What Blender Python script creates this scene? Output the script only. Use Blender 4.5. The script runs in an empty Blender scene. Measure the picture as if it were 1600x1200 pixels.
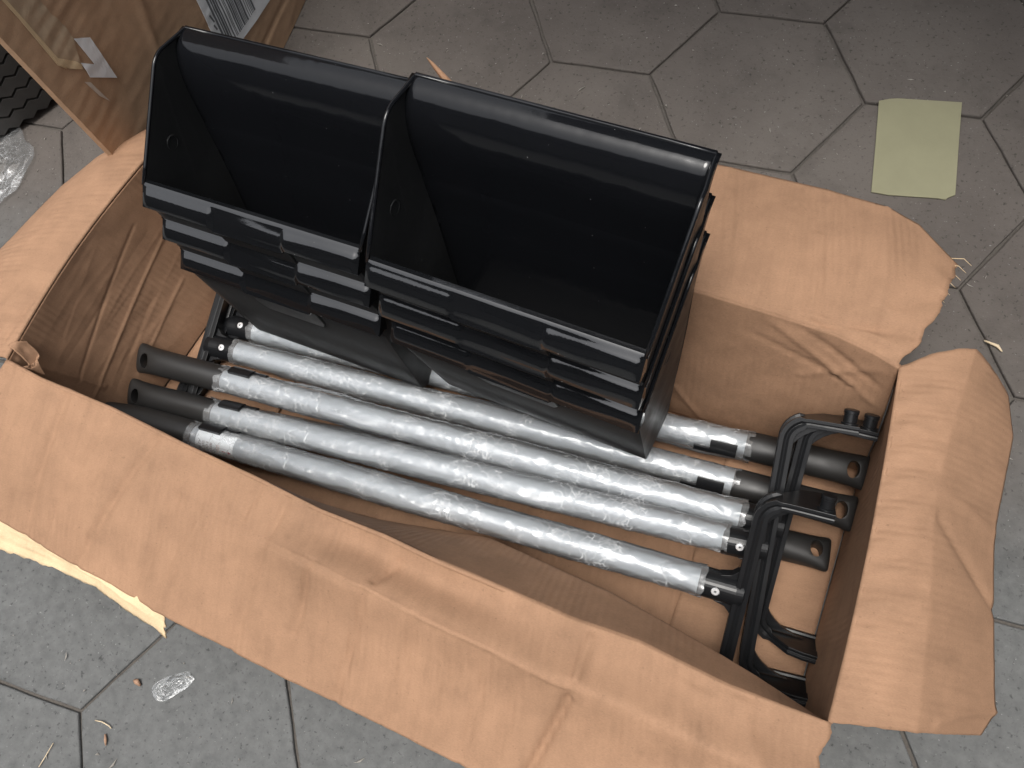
import bpy, bmesh, math, random
from mathutils import Vector, Matrix, noise
rad = math.radians
random.seed(4)
S = bpy.context.scene
COL = S.collection

# ------------------------------------------------------------------ camera
cd = bpy.data.cameras.new('camera'); cam = bpy.data.objects.new('camera', cd); COL.objects.link(cam)
cd.sensor_fit = 'HORIZONTAL'; cd.sensor_width = 36; cd.lens = 29.875; cd.clip_start = .01; cd.clip_end = 200
RT = ((0.94751501, 0.28421622, -0.14641194), (0.21674703, -0.90769207, -0.35932692), (-0.23502349, 0.3087333, -0.92165488))
m = Matrix(((RT[0][0], -RT[1][0], -RT[2][0], .64864), (RT[0][1], -RT[1][1], -RT[2][1], -.84930),
            (RT[0][2], -RT[1][2], -RT[2][2], 1.00810), (0, 0, 0, 1)))
cam.matrix_world = m
S.camera = cam

# ------------------------------------------------------------------ sky, sun, exposure
SUN_EL, SUN_AZ = 80, 186      # azimuth: direction the light comes from, clockwise from +Y
w = bpy.data.worlds.new('World'); S.world = w; w.use_nodes = True
nt = w.node_tree; nt.nodes.clear()
sky = nt.nodes.new('ShaderNodeTexSky'); sky.sky_type = 'NISHITA'; sky.sun_disc = False
sky.sun_elevation = rad(SUN_EL); sky.sun_rotation = rad(SUN_AZ); sky.dust_density = 5; sky.ozone_density = 1; sky.air_density = 1
hs = nt.nodes.new('ShaderNodeHueSaturation'); hs.inputs['Saturation'].default_value = .22
bg = nt.nodes.new('ShaderNodeBackground'); bg.inputs['Strength'].default_value = .15
wo = nt.nodes.new('ShaderNodeOutputWorld')
nt.links.new(sky.outputs[0], hs.inputs['Color']); nt.links.new(hs.outputs[0], bg.inputs['Color']); nt.links.new(bg.outputs[0], wo.inputs['Surface'])
sl = bpy.data.lights.new('sun', 'SUN'); sl.energy = 1.1; sl.angle = rad(20); sl.color = (1, .96, .9)
so = bpy.data.objects.new('sun', sl); COL.objects.link(so)
sd = Vector((math.sin(rad(SUN_AZ)) * math.cos(rad(SUN_EL)), math.cos(rad(SUN_AZ)) * math.cos(rad(SUN_EL)), math.sin(rad(SUN_EL))))
so.rotation_euler = sd.to_track_quat('Z', 'Y').to_euler(); so.location = sd * 6
S.view_settings.view_transform = 'Standard'; S.view_settings.look = 'None'; S.view_settings.gamma = 1
S.view_settings.exposure = .80

# ------------------------------------------------------------------ helpers
def N3(x, y, z): return noise.noise(Vector((x, y, z)))
def sm(a, b, x):
    t = max(0, min(1, (x - a) / (b - a))); return t * t * (3 - 2 * t)
def lerp(a, b, t): return a + (b - a) * t
def table(T, x):
    if x <= T[0][0]: i = 0
    elif x >= T[-1][0]: i = len(T) - 2
    else: i = max(k for k in range(len(T) - 1) if T[k][0] <= x)
    a, b = T[i], T[i + 1]; t = (x - a[0]) / (b[0] - a[0])
    t = max(-.4, min(1.4, t))
    return [lerp(p, q, t) for p, q in zip(a, b)]
def smooth(me, on=True):
    for p in me.polygons: p.use_smooth = on
def link(name, me, mat=None, parent=None):
    o = bpy.data.objects.new(name, me); COL.objects.link(o)
    if mat is not None and me is not None and not me.materials: me.materials.append(mat)
    if parent is not None: o.parent = parent
    return o
def pymesh(name, v, f, sm_=True):
    me = bpy.data.meshes.new(name); me.from_pydata([tuple(p) for p in v], [], f); me.update(); smooth(me, sm_); return me
def bmmesh(name, bm, sm_=False):
    bmesh.ops.recalc_face_normals(bm, faces=bm.faces[:])
    me = bpy.data.meshes.new(name); bm.to_mesh(me); bm.free(); smooth(me, sm_); return me
def tag(o, label=None, cat=None, group=None, kind=None):
    if label: o['label'] = label
    if cat: o['category'] = cat
    if group: o['group'] = group
    if kind: o['kind'] = kind
    return o
def empty(name, M=None):
    o = bpy.data.objects.new(name, None); COL.objects.link(o); o.empty_display_size = .05
    if M is not None: o.matrix_world = M
    return o
def grid(P, nu, nv, close_u=False):
    v = []; f = []
    for j in range(nv + 1):
        for i in range(nu + (0 if close_u else 1)): v.append(P(i / nu, j / nv))
    W = nu if close_u else nu + 1
    for j in range(nv):
        for i in range(nu):
            a = j * W + i; b = j * W + (i + 1) % W
            f.append((a, b, b + W, a + W))
    return v, f
def bevel(o, wdt=.001, seg=2, angle=40):
    b = o.modifiers.new('bevel', 'BEVEL'); b.width = wdt; b.segments = seg; b.limit_method = 'ANGLE'; b.angle_limit = rad(angle); b.harden_normals = False
    return b
def solid(o, t, off=0):
    s = o.modifiers.new('solid', 'SOLIDIFY'); s.thickness = t; s.offset = off; s.use_even_offset = False; return s
def tube(pts, r, n=10, cap=True):
    """tube through points"""
    v = []; f = []; pts = [Vector(p) for p in pts]; up = Vector((.13, .31, .94)).normalized()
    for k, p in enumerate(pts):
        t = (pts[min(k + 1, len(pts) - 1)] - pts[max(k - 1, 0)]).normalized()
        a = t.cross(up).normalized(); b = a.cross(t)
        rr = r[k] if isinstance(r, (list, tuple)) else r
        for i in range(n):
            q = 2 * math.pi * i / n; v.append(p + (a * math.cos(q) + b * math.sin(q)) * rr)
    for k in range(len(pts) - 1):
        for i in range(n): f.append((k * n + i, k * n + (i + 1) % n, (k + 1) * n + (i + 1) % n, (k + 1) * n + i))
    if cap: f.append(tuple(range(n))[::-1]); f.append(tuple(range((len(pts) - 1) * n, len(pts) * n)))
    return v, f
def lathe_x(prof, n=32):
    """revolve (x, r) about the x axis"""
    v = []; f = []
    for x, r in prof:
        for i in range(n):
            q = 2 * math.pi * i / n; v.append((x, r * math.cos(q), r * math.sin(q)))
    for k in range(len(prof) - 1):
        for i in range(n): f.append((k * n + i, k * n + (i + 1) % n, (k + 1) * n + (i + 1) % n, (k + 1) * n + i))
    f.append(tuple(range(n))[::-1]); f.append(tuple(range((len(prof) - 1) * n, len(prof) * n)))
    return v, f

# ------------------------------------------------------------------ materials
class MT:
    def __init__(s, name):
        s.m = bpy.data.materials.new(name); s.m.use_nodes = True; s.t = s.m.node_tree; s.b = s.t.nodes['Principled BSDF']
        s.tc = s.t.nodes.new('ShaderNodeTexCoord')
    def node(s, k, **kw):
        n = s.t.nodes.new(k)
        for a, b in kw.items(): setattr(n, a, b)
        return n
    def L(s, a, b): s.t.links.new(a, b)
    def set(s, n, v):
        s.b.inputs[n].default_value = v
    def mapping(s, scale=(1, 1, 1), rot=(0, 0, 0), src='Object'):
        mp = s.node('ShaderNodeMapping'); mp.inputs['Scale'].default_value = scale; mp.inputs['Rotation'].default_value = rot
        s.L(s.tc.outputs[src], mp.inputs[0]); return mp.outputs[0]
    def noise(s, vec, scale, detail=4, rough=.55, dist=0):
        n = s.node('ShaderNodeTexNoise'); n.inputs['Scale'].default_value = scale; n.inputs['Detail'].default_value = detail
        n.inputs['Roughness'].default_value = rough; n.inputs['Distortion'].default_value = dist
        s.L(vec, n.inputs['Vector']); return n.outputs[0]
    def ramp(s, fac, stops):
        r = s.node('ShaderNodeValToRGB'); e = r.color_ramp.elements
        while len(e) < len(stops): e.new(.5)
        for k, (p, c) in enumerate(stops):
            e[k].position = p; e[k].color = (c, c, c, 1) if isinstance(c, (int, float)) else (*c, 1)
        s.L(fac, r.inputs[0]); return r.outputs[0]
    def mix(s, fac, a, b, mode='MIX'):
        n = s.node('ShaderNodeMixRGB', blend_type=mode)
        for i, x in ((0, fac), (1, a), (2, b)):
            if isinstance(x, (int, float)): n.inputs[i].default_value = x if i == 0 else (x, x, x, 1)
            elif isinstance(x, tuple): n.inputs[i].default_value = (*x, 1)
            else: s.L(x, n.inputs[i])
        return n.outputs[0]
    def math(s, op, a, b=0.):
        n = s.node('ShaderNodeMath', operation=op)
        for i, x in ((0, a), (1, b)):
            if isinstance(x, (int, float)): n.inputs[i].default_value = x
            else: s.L(x, n.inputs[i])
        return n.outputs[0]
    def bump(s, h, strength, dist, prev=None):
        n = s.node('ShaderNodeBump'); n.inputs['Strength'].default_value = strength; n.inputs['Distance'].default_value = dist
        s.L(h, n.inputs['Height'])
        if prev is not None: s.L(prev, n.inputs['Normal'])
        return n.outputs[0]

def cardboard(name, col=(.318, .187, .114), stripe=None, streak=(70, 3, 25)):
    M = MT(name); v = M.mapping()
    big = M.noise(v, 5, 5, .6); mid = M.noise(v, 38, 4, .6); fib = M.noise(M.mapping((1, 3.2, 1), (0, 0, .3)), 420, 3, .6); spk = M.noise(v, 260, 2, .5)
    c = M.mix(M.ramp(big, [(.32, .0), (.7, 1.)]), tuple(x * .84 for x in col), tuple(min(1, x * 1.08) for x in col))
    c = M.mix(.55, c, M.ramp(mid, [(.3, .80), (.7, 1.1)]), 'MULTIPLY')
    c = M.mix(.40, c, M.ramp(fib, [(.3, .75), (.7, 1.18)]), 'MULTIPLY')
    stn = M.noise(M.mapping(streak, (0, 0, (stripe or 0) if streak[0] > streak[1] else 0)), 1.6, 5, .62)
    c = M.mix(.75, c, M.ramp(stn, [(.28, .90), (.5, 1.), (.72, 1.05)]), 'MULTIPLY')
    scf = M.ramp(M.noise(v, 13, 7, .72), [(.30, .70), (.42, 1.)]); c = M.mix(.42, c, scf, 'MULTIPLY')
    c = M.mix(.5, c, M.ramp(spk, [(.24, .62), (.31, 1.)]), 'MULTIPLY')
    M.L(c, M.b.inputs['Base Color']); M.set('Roughness', .82); M.set('Specular IOR Level', .22)
    n = M.bump(mid, .10, .0006); n = M.bump(fib, .45, .0004, n)
    wv = M.node('ShaderNodeTexWave'); wv.inputs['Scale'].default_value = 42; wv.inputs['Distortion'].default_value = .6; wv.inputs['Detail'].default_value = 1
    if stripe is not None:
        M.L(M.mapping((1, 1, 1), (0, 0, stripe)), wv.inputs[0])
        gate = M.ramp(M.noise(v, 9, 3, .5), [(.42, 0.), (.62, 1.)])
        n = M.bump(M.mix(1., wv.outputs[0], gate, 'MULTIPLY'), .48, .0009, n)
    M.L(n, M.b.inputs['Normal'])
    return M.m
KRAFT = cardboard('kraft cardboard', stripe=-.14)
KRAFT_END = cardboard('kraft cardboard end', stripe=1.45, streak=(3, 70, 25))
CARTON = cardboard('brown carton', (.46, .30, .19), streak=(30, 30, 30))
PALE = cardboard('torn cardboard core', (.66, .50, .31))

def plastic(name, base, rough, bumpy=0., spots=True, coat=0., spec=.5):
    M = MT(name); v = M.mapping()
    sp = M.noise(v, 330, 2, .4)
    c = M.mix(M.ramp(sp, [(.80, 0.), (.83, 1.)]), base, (.25, .25, .25)) if spots else None
    if c is not None: M.L(c, M.b.inputs['Base Color'])
    else: M.set('Base Color', (*base, 1))
    r = M.ramp(M.noise(v, 14, 4, .6), [(.3, rough * .75), (.7, rough * 1.3)])
    M.L(r, M.b.inputs['Roughness']); M.set('Specular IOR Level', spec)
    if bumpy: M.L(M.bump(M.noise(v, 16, 3, .5), bumpy, .004, M.bump(M.noise(v, 700, 2, .5), .06, .0004)), M.b.inputs['Normal'])
    else: M.L(M.bump(M.noise(v, 900, 2, .5), .12, .0003), M.b.inputs['Normal'])
    if coat: M.set('Coat Weight', coat); M.set('Coat Roughness', .05)
    return M.m
GLOSS = plastic('glossy black plastic', (.006, .0065, .0078), .10, .30, spec=.36)
LIPM = plastic('polished black lip plastic', (.006, .0065, .0075), .06, .12, spec=1.)
SATIN = plastic('satin black plastic', (.013, .0135, .014), .46, spec=.42)
GRIPM = plastic('matt black grip plastic', (.016, .0155, .015), .50)
YOKE = plastic('black moulded plastic', (.009, .0095, .0105), .32, spec=.28)
SLOT_DARK = plastic('black hollow shade', (.003, .003, .003), .7, spots=False)  # near-black colour that paints shade inside an opening

M = MT('anodised aluminium'); v = M.mapping((1, 30, 30)); M.set('Base Color', (.31, .335, .36, 1)); M.set('Metallic', .25)
M.L(M.ramp(M.noise(v, 60, 3, .6), [(.3, .52), (.7, .64)]), M.b.inputs['Roughness']); ALU = M.m
M = MT('polished rivet steel'); M.set('Base Color', (.85, .85, .85, 1)); M.set('Metallic', .5); M.set('Roughness', .25); STEEL = M.m

def film(name, veil=.10, crinkle=.9, sc=1., gloss=1.3):
    M = MT(name); t = M.t; v = M.mapping((1, 1, 1))
    tr = M.node('ShaderNodeBsdfTransparent'); tr.inputs[0].default_value = (.97, .98, .98, 1)
    gl = M.node('ShaderNodeBsdfGlossy'); gl.inputs['Roughness'].default_value = .24
    df = M.node('ShaderNodeBsdfDiffuse'); df.inputs[0].default_value = (.85, .87, .88, 1)
    vo = M.node('ShaderNodeTexVoronoi', feature='DISTANCE_TO_EDGE'); vo.inputs['Scale'].default_value = 75 * sc
    nv = M.node('ShaderNodeTexNoise'); nv.inputs['Scale'].default_value = 30 * sc; nv.inputs['Detail'].default_value = 3
    M.L(v, nv.inputs['Vector'])
    va = M.node('ShaderNodeVectorMath', operation='MULTIPLY_ADD'); va.inputs[1].default_value = (.03, .03, .03)
    M.L(nv.outputs['Color'], va.inputs[0]); M.L(v, va.inputs[2]); M.L(va.outputs[0], vo.inputs['Vector'])
    v2 = M.node('ShaderNodeTexVoronoi', feature='DISTANCE_TO_EDGE'); v2.inputs['Scale'].default_value = 190 * sc; M.L(va.outputs[0], v2.inputs['Vector'])
    gate = M.ramp(M.noise(v, 24 * sc, 3, .6), [(.49, 0.), (.57, 1.)]); gate2 = M.ramp(M.noise(M.mapping((1, 1, 1.3)), 33 * sc, 3, .6), [(.53, 0.), (.60, 1.)])
    h1 = M.mix(1., M.ramp(vo.outputs[0], [(0., 1.), (.040, 0.)]), gate, 'MULTIPLY'); h2 = M.mix(1., M.ramp(v2.outputs[0], [(0., 1.), (.085, 0.)]), gate2, 'MULTIPLY')
    h = M.mix(1., h1, h2, 'LIGHTEN')  # white crease lines: stress whitening that also paints in glints
    n = M.bump(M.noise(M.mapping((.55, 1, 1)), 95 * sc, 2, .5), .24, .0014)
    M.L(n, gl.inputs['Normal'])
    fr = M.node('ShaderNodeFresnel'); fr.inputs[0].default_value = 1.5; M.L(n, fr.inputs['Normal'])
    m1 = M.node('ShaderNodeMixShader'); M.L(M.math('ADD', M.math('MULTIPLY', h, .42), veil), m1.inputs[0]); M.L(tr.outputs[0], m1.inputs[1]); M.L(df.outputs[0], m1.inputs[2])
    m2 = M.node('ShaderNodeMixShader'); M.L(M.math('ADD', M.math('MULTIPLY', fr.outputs[0], gloss), .02), m2.inputs[0]); M.L(m1.outputs[0], m2.inputs[1]); M.L(gl.outputs[0], m2.inputs[2])
    M.L(m2.outputs[0], t.nodes['Material Output'].inputs[0]); return M.m
FILM = film('crinkled clear film', .12); BAGM = film('clear bag film', .12, .9, .8, .5)

def flat(name, col, rough=.7, var=.12, sc=60):
    M = MT(name); v = M.mapping(); n = M.noise(v, sc, 4, .6)
    M.L(M.mix(n, tuple(x * (1 - var) for x in col), tuple(min(1, x * (1 + var)) for x in col)), M.b.inputs['Base Color'])
    M.set('Roughness', rough); M.L(M.bump(n, .15, .001), M.b.inputs['Normal']); return M.m
WHITE = flat('white paper', (.74, .76, .78), .6); INK = flat('printing ink', (.13, .14, .155), .6); GREYINK = flat('grey print', (.34, .29, .29), .6)
REDINK = flat('red print', (.42, .07, .10), .6); GREEN = flat('green card', (.245, .235, .150), .5, .14, 22)
TAPE = flat('aged clear tape', (.40, .30, .205), .25, .45, 60); STRAWM = flat('dry straw', (.62, .50, .34), .7)
RUBBER = flat('tyre rubber', (.034, .032, .030), .7, .4, 50)
BARK = flat('brown chip', (.33, .20, .13), .8)

def paver_mat():
    M = MT('concrete paver'); v = M.mapping(src='Object'); g = M.node('ShaderNodeNewGeometry'); oi = M.node('ShaderNodeObjectInfo')
    P = g.outputs['Position']
    dust = M.ramp(M.noise(P, 2.1, 5, .6), [(.36, 0.), (.66, 1.)])
    c = M.mix(M.ramp(M.noise(P, 70, 5, .65), [(.3, 0.), (.72, 1.)]), (.090, .092, .091), (.130, .132, .130))
    sepp = M.node('ShaderNodeSeparateXYZ'); M.L(P, sepp.inputs[0])
    # brown dust towards the back, its colours also darkened to paint in shade
    side = M.math('ADD', M.math('MULTIPLY', sepp.outputs[1], 1.4), M.math('MULTIPLY', M.noise(P, 5, 4, .6), .55))
    dust_shade = M.ramp(M.math('ADD', side, 1.0), [(.40, 0.), (.82, 1.)])
    c = M.mix(M.math('MULTIPLY', dust_shade, .85), c, M.mix(dust, (.074, .061, .053), (.122, .105, .092)))
    c = M.mix(M.math('MULTIPLY', M.math('SUBTRACT', oi.outputs['Random'], .5), .25), c, 1., 'MULTIPLY') if False else c
    st = M.ramp(M.noise(P, 11, 6, .7), [(.30, .72), (.48, 1.), (.7, 1.07)]); c = M.mix(.8, c, st, 'MULTIPLY')
    spk = M.ramp(M.noise(P, 330, 2, .5), [(.70, 0.), (.76, 1.)]); c = M.mix(M.math('MULTIPLY', spk, .55), c, (.30, .30, .29))
    pit = M.ramp(M.noise(P, 190, 3, .6), [(.30, .35), (.40, 1.)]); c = M.mix(.75, c, pit, 'MULTIPLY')
    M.L(c, M.b.inputs['Base Color']); M.set('Roughness', .82); M.set('Specular IOR Level', .3)
    M.L(M.bump(M.noise(P, 240, 4, .65), .45, .0012, M.bump(M.noise(P, 20, 4, .6), .4, .003)), M.b.inputs['Normal']); return M.m
PAVER = paver_mat()
SAND = flat('dirty joint sand', (.080, .071, .062), .95, .5, 240)
EARTH = flat('street ground', (.105, .104, .100), .9, .25, 6)
PLASTER = flat('added wall plaster', (.10, .095, .09), .9); ROOFM = flat('added roof sheeting', (.05, .047, .045), .8)  # surfaces of the unseen walls and roofs added for the light

# ------------------------------------------------------------------ ground
gv, gf = grid(lambda u, v: (lerp(-60, 60, u), lerp(-60, 60, v), -.0055), 8, 8)
ground = tag(link('ground', pymesh('ground', gv, gf), SAND), 'dark dirty joint sand below hexagonal grey paving', kind='structure')
HS = .15
def hexmesh(seed, gap=.0015, h=.05):
    rng = random.Random(seed); bm = bmesh.new(); ring = []
    s3 = HS - gap * 1.1547
    for k in range(6):
        a0 = rad(60 * k); a1 = rad(60 * (k + 1)); p = Vector((math.cos(a0), math.sin(a0), 0)) * s3; q = Vector((math.cos(a1), math.sin(a1), 0)) * s3
        for j in range(6):
            t = j / 6; r = lerp(p, q, t); d = r.normalized() * rng.uniform(-.0012, .0004)
            ring.append(r + d)
    n = len(ring)
    layers = []
    for inset, z in ((0, -h), (0, -.0022), (.0008, -.0006), (.0022, 0.)):
        layers.append([bm.verts.new((r.x * (1 - inset / HS), r.y * (1 - inset / HS), z)) for r in ring])
    for a, b in zip(layers, layers[1:]):
        for i in range(n): bm.faces.new((a[i], a[(i + 1) % n], b[(i + 1) % n], b[i]))
    bm.faces.new(layers[-1])
    me = bmmesh('paver', bm); smooth(me, False); me.materials.append(PAVER); return me
HEX = [hexmesh(k) for k in range(6)]
q3 = math.sqrt(3)
rng = random.Random(9); far_v = []; far_f = []
cells = []
for i in range(-14, 24):
    for j in range(-24, 24):
        # centres: the hexagon between A and D has its centre at 4 s
        cx = (4 + 1.5 * i) * HS; cy = (j + (.5 if i % 2 else 0)) * q3 * HS
        cells.append((math.hypot(cx - .5, cy + .35), cx, cy))
cells.sort()
for k, (d, cx, cy) in enumerate(cells):
    if d < 1.75:
        o = link('paver', HEX[k % 6], None, ground)
        o.location = (cx, cy, rng.uniform(-.0016, .0008)); o.rotation_euler = (rng.gauss(0, .0022), rng.gauss(0, .0022), rad(60 * rng.randrange(6)))
    else:
        b = len(far_v)
        for kk in range(6): far_v.append((cx + .1478 * math.cos(rad(60 * kk)), cy + .1478 * math.sin(rad(60 * kk)), 0))
        for kk in range(6): far_v.append((cx + .1478 * math.cos(rad(60 * kk)), cy + .1478 * math.sin(rad(60 * kk)), -.03))
        far_f.append(tuple(b + x for x in range(6)))
        for kk in range(6): far_f.append((b + kk, b + 6 + kk, b + 6 + (kk + 1) % 6, b + (kk + 1) % 6))
tag(link('paver_field', pymesh('paver_field', far_v, far_f, False), PAVER, ground), kind='stuff')

# unseen roofs and walls added to shape shade and reflections, open sky strip between
def block(name, x0, x1, y0, y1, z0, z1, mat, label, cat):
    bm = bmesh.new(); bmesh.ops.create_cube(bm, size=1, matrix=Matrix.Translation(((x0 + x1) / 2, (y0 + y1) / 2, (z0 + z1) / 2)) @ Matrix.Diagonal((x1 - x0, y1 - y0, z1 - z0, 1)))
    tag(link(name, bmmesh(name, bm), mat), label, cat, kind='structure')
block('shade_roof', .02, 4.5, -.29, 4.6, 1.62, 1.70, ROOFM, 'unseen dark flat roof added to shade the far paving', 'roof')  # added unseen, height and edge set to darken the far paving
block('added_back_wall', -6, 7, 4.4, 4.6, -.01, 2.346, PLASTER, 'unseen dark plaster wall added at the back to hold off light', 'wall')  # added unseen, keeps the back dark
block('added_front_roof', -6, 7, -5.4, -3.05, 2.55, 2.65, ROOFM, 'unseen dark roof added in front to shape light and reflections', 'roof')  # added unseen, edge placed for the reflections in the dustpan lips
block('added_front_wall', -6, 7, -5.4, -5.2, -.01, 2.546, flat('added front plaster', (.22, .215, .21), .9), 'unseen plaster wall added in front to shape the reflections', 'wall')  # added unseen, tone set for reflections and bounce from the front

for x_ in (-3.6, 4.6):
    block('added_end_wall', x_ - .1, x_ + .1, -5.1, 4.3, -.01, 2.34, PLASTER, 'unseen dark plaster wall added to block light from the ends', 'wall')  # added unseen, cuts off low light from both ends

# ------------------------------------------------------------------ the open cardboard box
box = tag(empty('cardboard_box', Matrix.Translation((.35, -.6, 0))), 'open long brown cardboard box with spread flaps holding poles and dustpans', 'box')
BO = Vector((.35, -.6, 0))
def crease_sum(cr, u, v):
    h = 0
    for (u0, v0, u1, v1, amp, wd) in cr:
        dx, dy = u1 - u0, v1 - v0; L2 = dx * dx + dy * dy
        t = max(0, min(1, ((u - u0) * dx + (v - v0) * dy) / L2))
        d = math.hypot(u - u0 - t * dx, v - v0 - t * dy)
        h += amp * (1.7 if wd < .0101 else 1.2) * math.exp(-(d / (wd * .75)) ** 1.25) * (.55 + .45 * math.sin(math.pi * min(1, max(0, t * .9 + .05))))
    return h
def sheet(name, P, nu, nv, mat, seed=0, amp=.0035, freq=6, creases=(), fade=(0, 0, 0, 0), thick=.004, parent=box, origin=BO, ragged=(0, 0, 0, 0), su=1., sv=1., flip=1):
    """fade / ragged: edges v=0, v=1, u=0, u=1"""
    def Q(u, v):
        # ragged edges: slide the parameter a little
        uu = u + (ragged[2] * (1 - u) ** 30 * N3(v * 23, seed, 1.7) if ragged[2] else 0) + (ragged[3] * u ** 30 * (N3(v * 9, seed, 5.1) + .25 * N3(v * 37, seed, 2.1)) if ragged[3] else 0)
        vv = v + (ragged[1] * v ** 30 * (N3(u * 29 * su, seed, 9.2) + .5 * N3(u * 83 * su, seed, 3.3)) if ragged[1] else 0)
        p = Vector(P(uu, vv)); e = 1e-3
        du = Vector(P(uu + e, vv)) - Vector(P(uu - e, vv)); dv = Vector(P(uu, vv + e)) - Vector(P(uu, vv - e))
        n = du.cross(dv); n = n.normalized() * flip if n.length > 1e-12 else Vector((0, 0, 1))
        k = 1
        for ff, d in zip(fade, (v, 1 - v, u, 1 - u)):
            if ff: k *= sm(0, ff, d)
        h = amp * (N3(p.x * freq, p.y * freq * 1.0, p.z * freq + seed * 3.1) + .45 * N3(p.x * freq * 2.7, p.y * freq * 2.7, p.z * freq * 2.7 + seed) + .22 * N3(p.x * freq * 7, p.y * freq * 7, p.z * freq * 7 + seed * 2))
        return p + n * k * (h + crease_sum(creases, u, v)) - origin
    v, f = grid(Q, nu, nv)
    o = link(name, pymesh(name, v, f), mat, parent); solid(o, thick, -1 if flip > 0 else 1); return o

ZR = .22
FR = [(-.14, -.686), (-.07, -.700), (.03, -.7115), (.131, -.7290), (.22, -.742), (.298, -.756), (.371, -.763), (.4325, -.773), (.4765, -.7775), (.567, -.7895), (.6285, -.7925), (.7075, -.806), (.7845, -.811), (.80, -.812)]
CR = [(-.10, -.719, .07), (.0, -.724, .075), (.13, -.735, .08), (.30, -.730, .05), (.44, -.718, .075), (.588, -.7475, .14), (.706, -.7785, .16), (.735, -.788, .17), (.790, -.809, .19)]
BR_ = [(-.065, -.385), (.20, -.402), (.40, -.420), (.60, -.445), (.741, -.4605), (.78, -.472), (.803, -.482)]
def rim_front(u):
    x = lerp(-.120, .795, u); return Vector((x, table(FR, x)[1], ZR + .004 * N3(x * 9, 3, 1)))
def rim_back(u):
    x = lerp(-.065, .803, u); return Vector((x, table(BR_, x)[1] + .003 * N3(x * 8, 1, 7), ZR + .004 * N3(x * 9, 8, 1)))
def rim_left(u):
    p = lerp(Vector((-.118, table(FR, -.118)[1], ZR)), Vector((-.065, -.385, ZR)), u); p.x += -.012 * math.sin(math.pi * u); return p
def rim_right(u):
    p = lerp(Vector((.792, -.8115, ZR)), Vector((.803, -.482, ZR)), u); p.x += .004 * math.sin(math.pi * u); return p
def wall_front(u, v):
    r = rim_front(u); c = table(CR, r.x); k = Vector((r.x, c[1], c[2])); ft = Vector((lerp(-.092, .798, u), min(c[1] - .004, r.y + .012) - .006 * sm(.8, .97, u), .003))
    return lerp(ft, k, v / .45) if v < .45 else lerp(k, r, (v - .45) / .55)
def wall_back(u, v):
    r = rim_back(u); x = lerp(-.03, .822, u); ft = Vector((x, lerp(-.445, -.523, u), .003))
    p = lerp(ft, r, v); p.y -= .010 * math.sin(math.pi * v) * sm(.55, .8, u); return p
def wall_left(u, v):
    r = rim_left(u); ft = lerp(Vector((-.096, -.722, .003)), Vector((-.034, -.445, .003)), u); p = lerp(ft, r, v); p.x -= .006 * math.sin(math.pi * v); return p
def wall_right(u, v):
    r = rim_right(u); ft = lerp(Vector((.796, -.819, .003)), Vector((.822, -.523, .003)), u); p = lerp(ft, r, v); p.x += .004 * math.sin(math.pi * v); return p
rw = random.Random(21); cl = []
for k in range(30):
    u0 = rw.uniform(.0, .45); v0 = rw.uniform(.15, .9); ln = rw.uniform(.2, .55); an = rw.gauss(.10, .16)
    cl.append((u0, v0, u0 + ln * math.cos(an), min(.99, v0 + ln * math.sin(an)), rw.choice((1, -1, 1)) * rw.uniform(.00015, .00035), rw.uniform(.010, .022)))
cl += [(.05, .35, .80, .60, .0010, .010), (.10, .52, .72, .80, -.0009, .010), (.30, .2, .75, .33, .0010, .012), (.02, .95, .16, .35, .003, .02)]
sheet('wall', wall_front, 140, 34, KRAFT, 1, .0008, 7, (), (.05, .04, .02, .02), flip=-1)
sheet('wall', wall_back, 240, 60, KRAFT, 2, .0018, 7, [(.735, .97, .735, .35, .0016, .005), (.735, .35, .78, .05, .0016, .005), (.86, .96, .99, .70, .0018, .008), (.84, .86, .97, .74, -.0016, .008), (.88, .99, .99, .82, -.0018, .008), (.9, .7, .985, .93, .0014, .008), (.66, .6, .735, .35, .0012, .005)], (.05, .04, .02, .02), flip=1)
sheet('wall', wall_left, 150, 110, KRAFT_END, 3, .0012, 8, cl, (.05, .05, .02, .02), flip=1)
sheet('wall', wall_right, 60, 34, KRAFT_END, 4, .002, 7, (), (.05, .05, .02, .02), flip=-1)
# floor: two long flaps below, the two short end flaps folded over them
sheet('floor_flap', lambda u, v: lerp(lerp(Vector((-.085, -.70, .002)), Vector((.795, -.81, .002)), u), lerp(Vector((-.03, -.44, .002)), Vector((.822, -.52, .002)), u), v), 60, 20, KRAFT, 5, .0008, 6, (), (.1, .1, .05, .05), thick=.003, flip=1)
sheet('floor_flap', lambda u, v: lerp(lerp(Vector((.647, -.79, .0085)), Vector((.795, -.808, .006)), u), lerp(Vector((.676, -.505, .0085)), Vector((.82, -.520, .006)), u), v), 30, 30, KRAFT_END, 6, .001, 8, (), (.1, .1, .05, .05), thick=.004, flip=1)
sheet('floor_flap', lambda u, v: lerp(lerp(Vector((-.085, -.69, .006)), Vector((.09, -.705, .0085)), u), lerp(Vector((-.032, -.447, .006)), Vector((.125, -.455, .0085)), u), v), 30, 30, KRAFT_END, 7, .001, 8, (), (.1, .1, .05, .05), thick=.004, flip=1)
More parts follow.
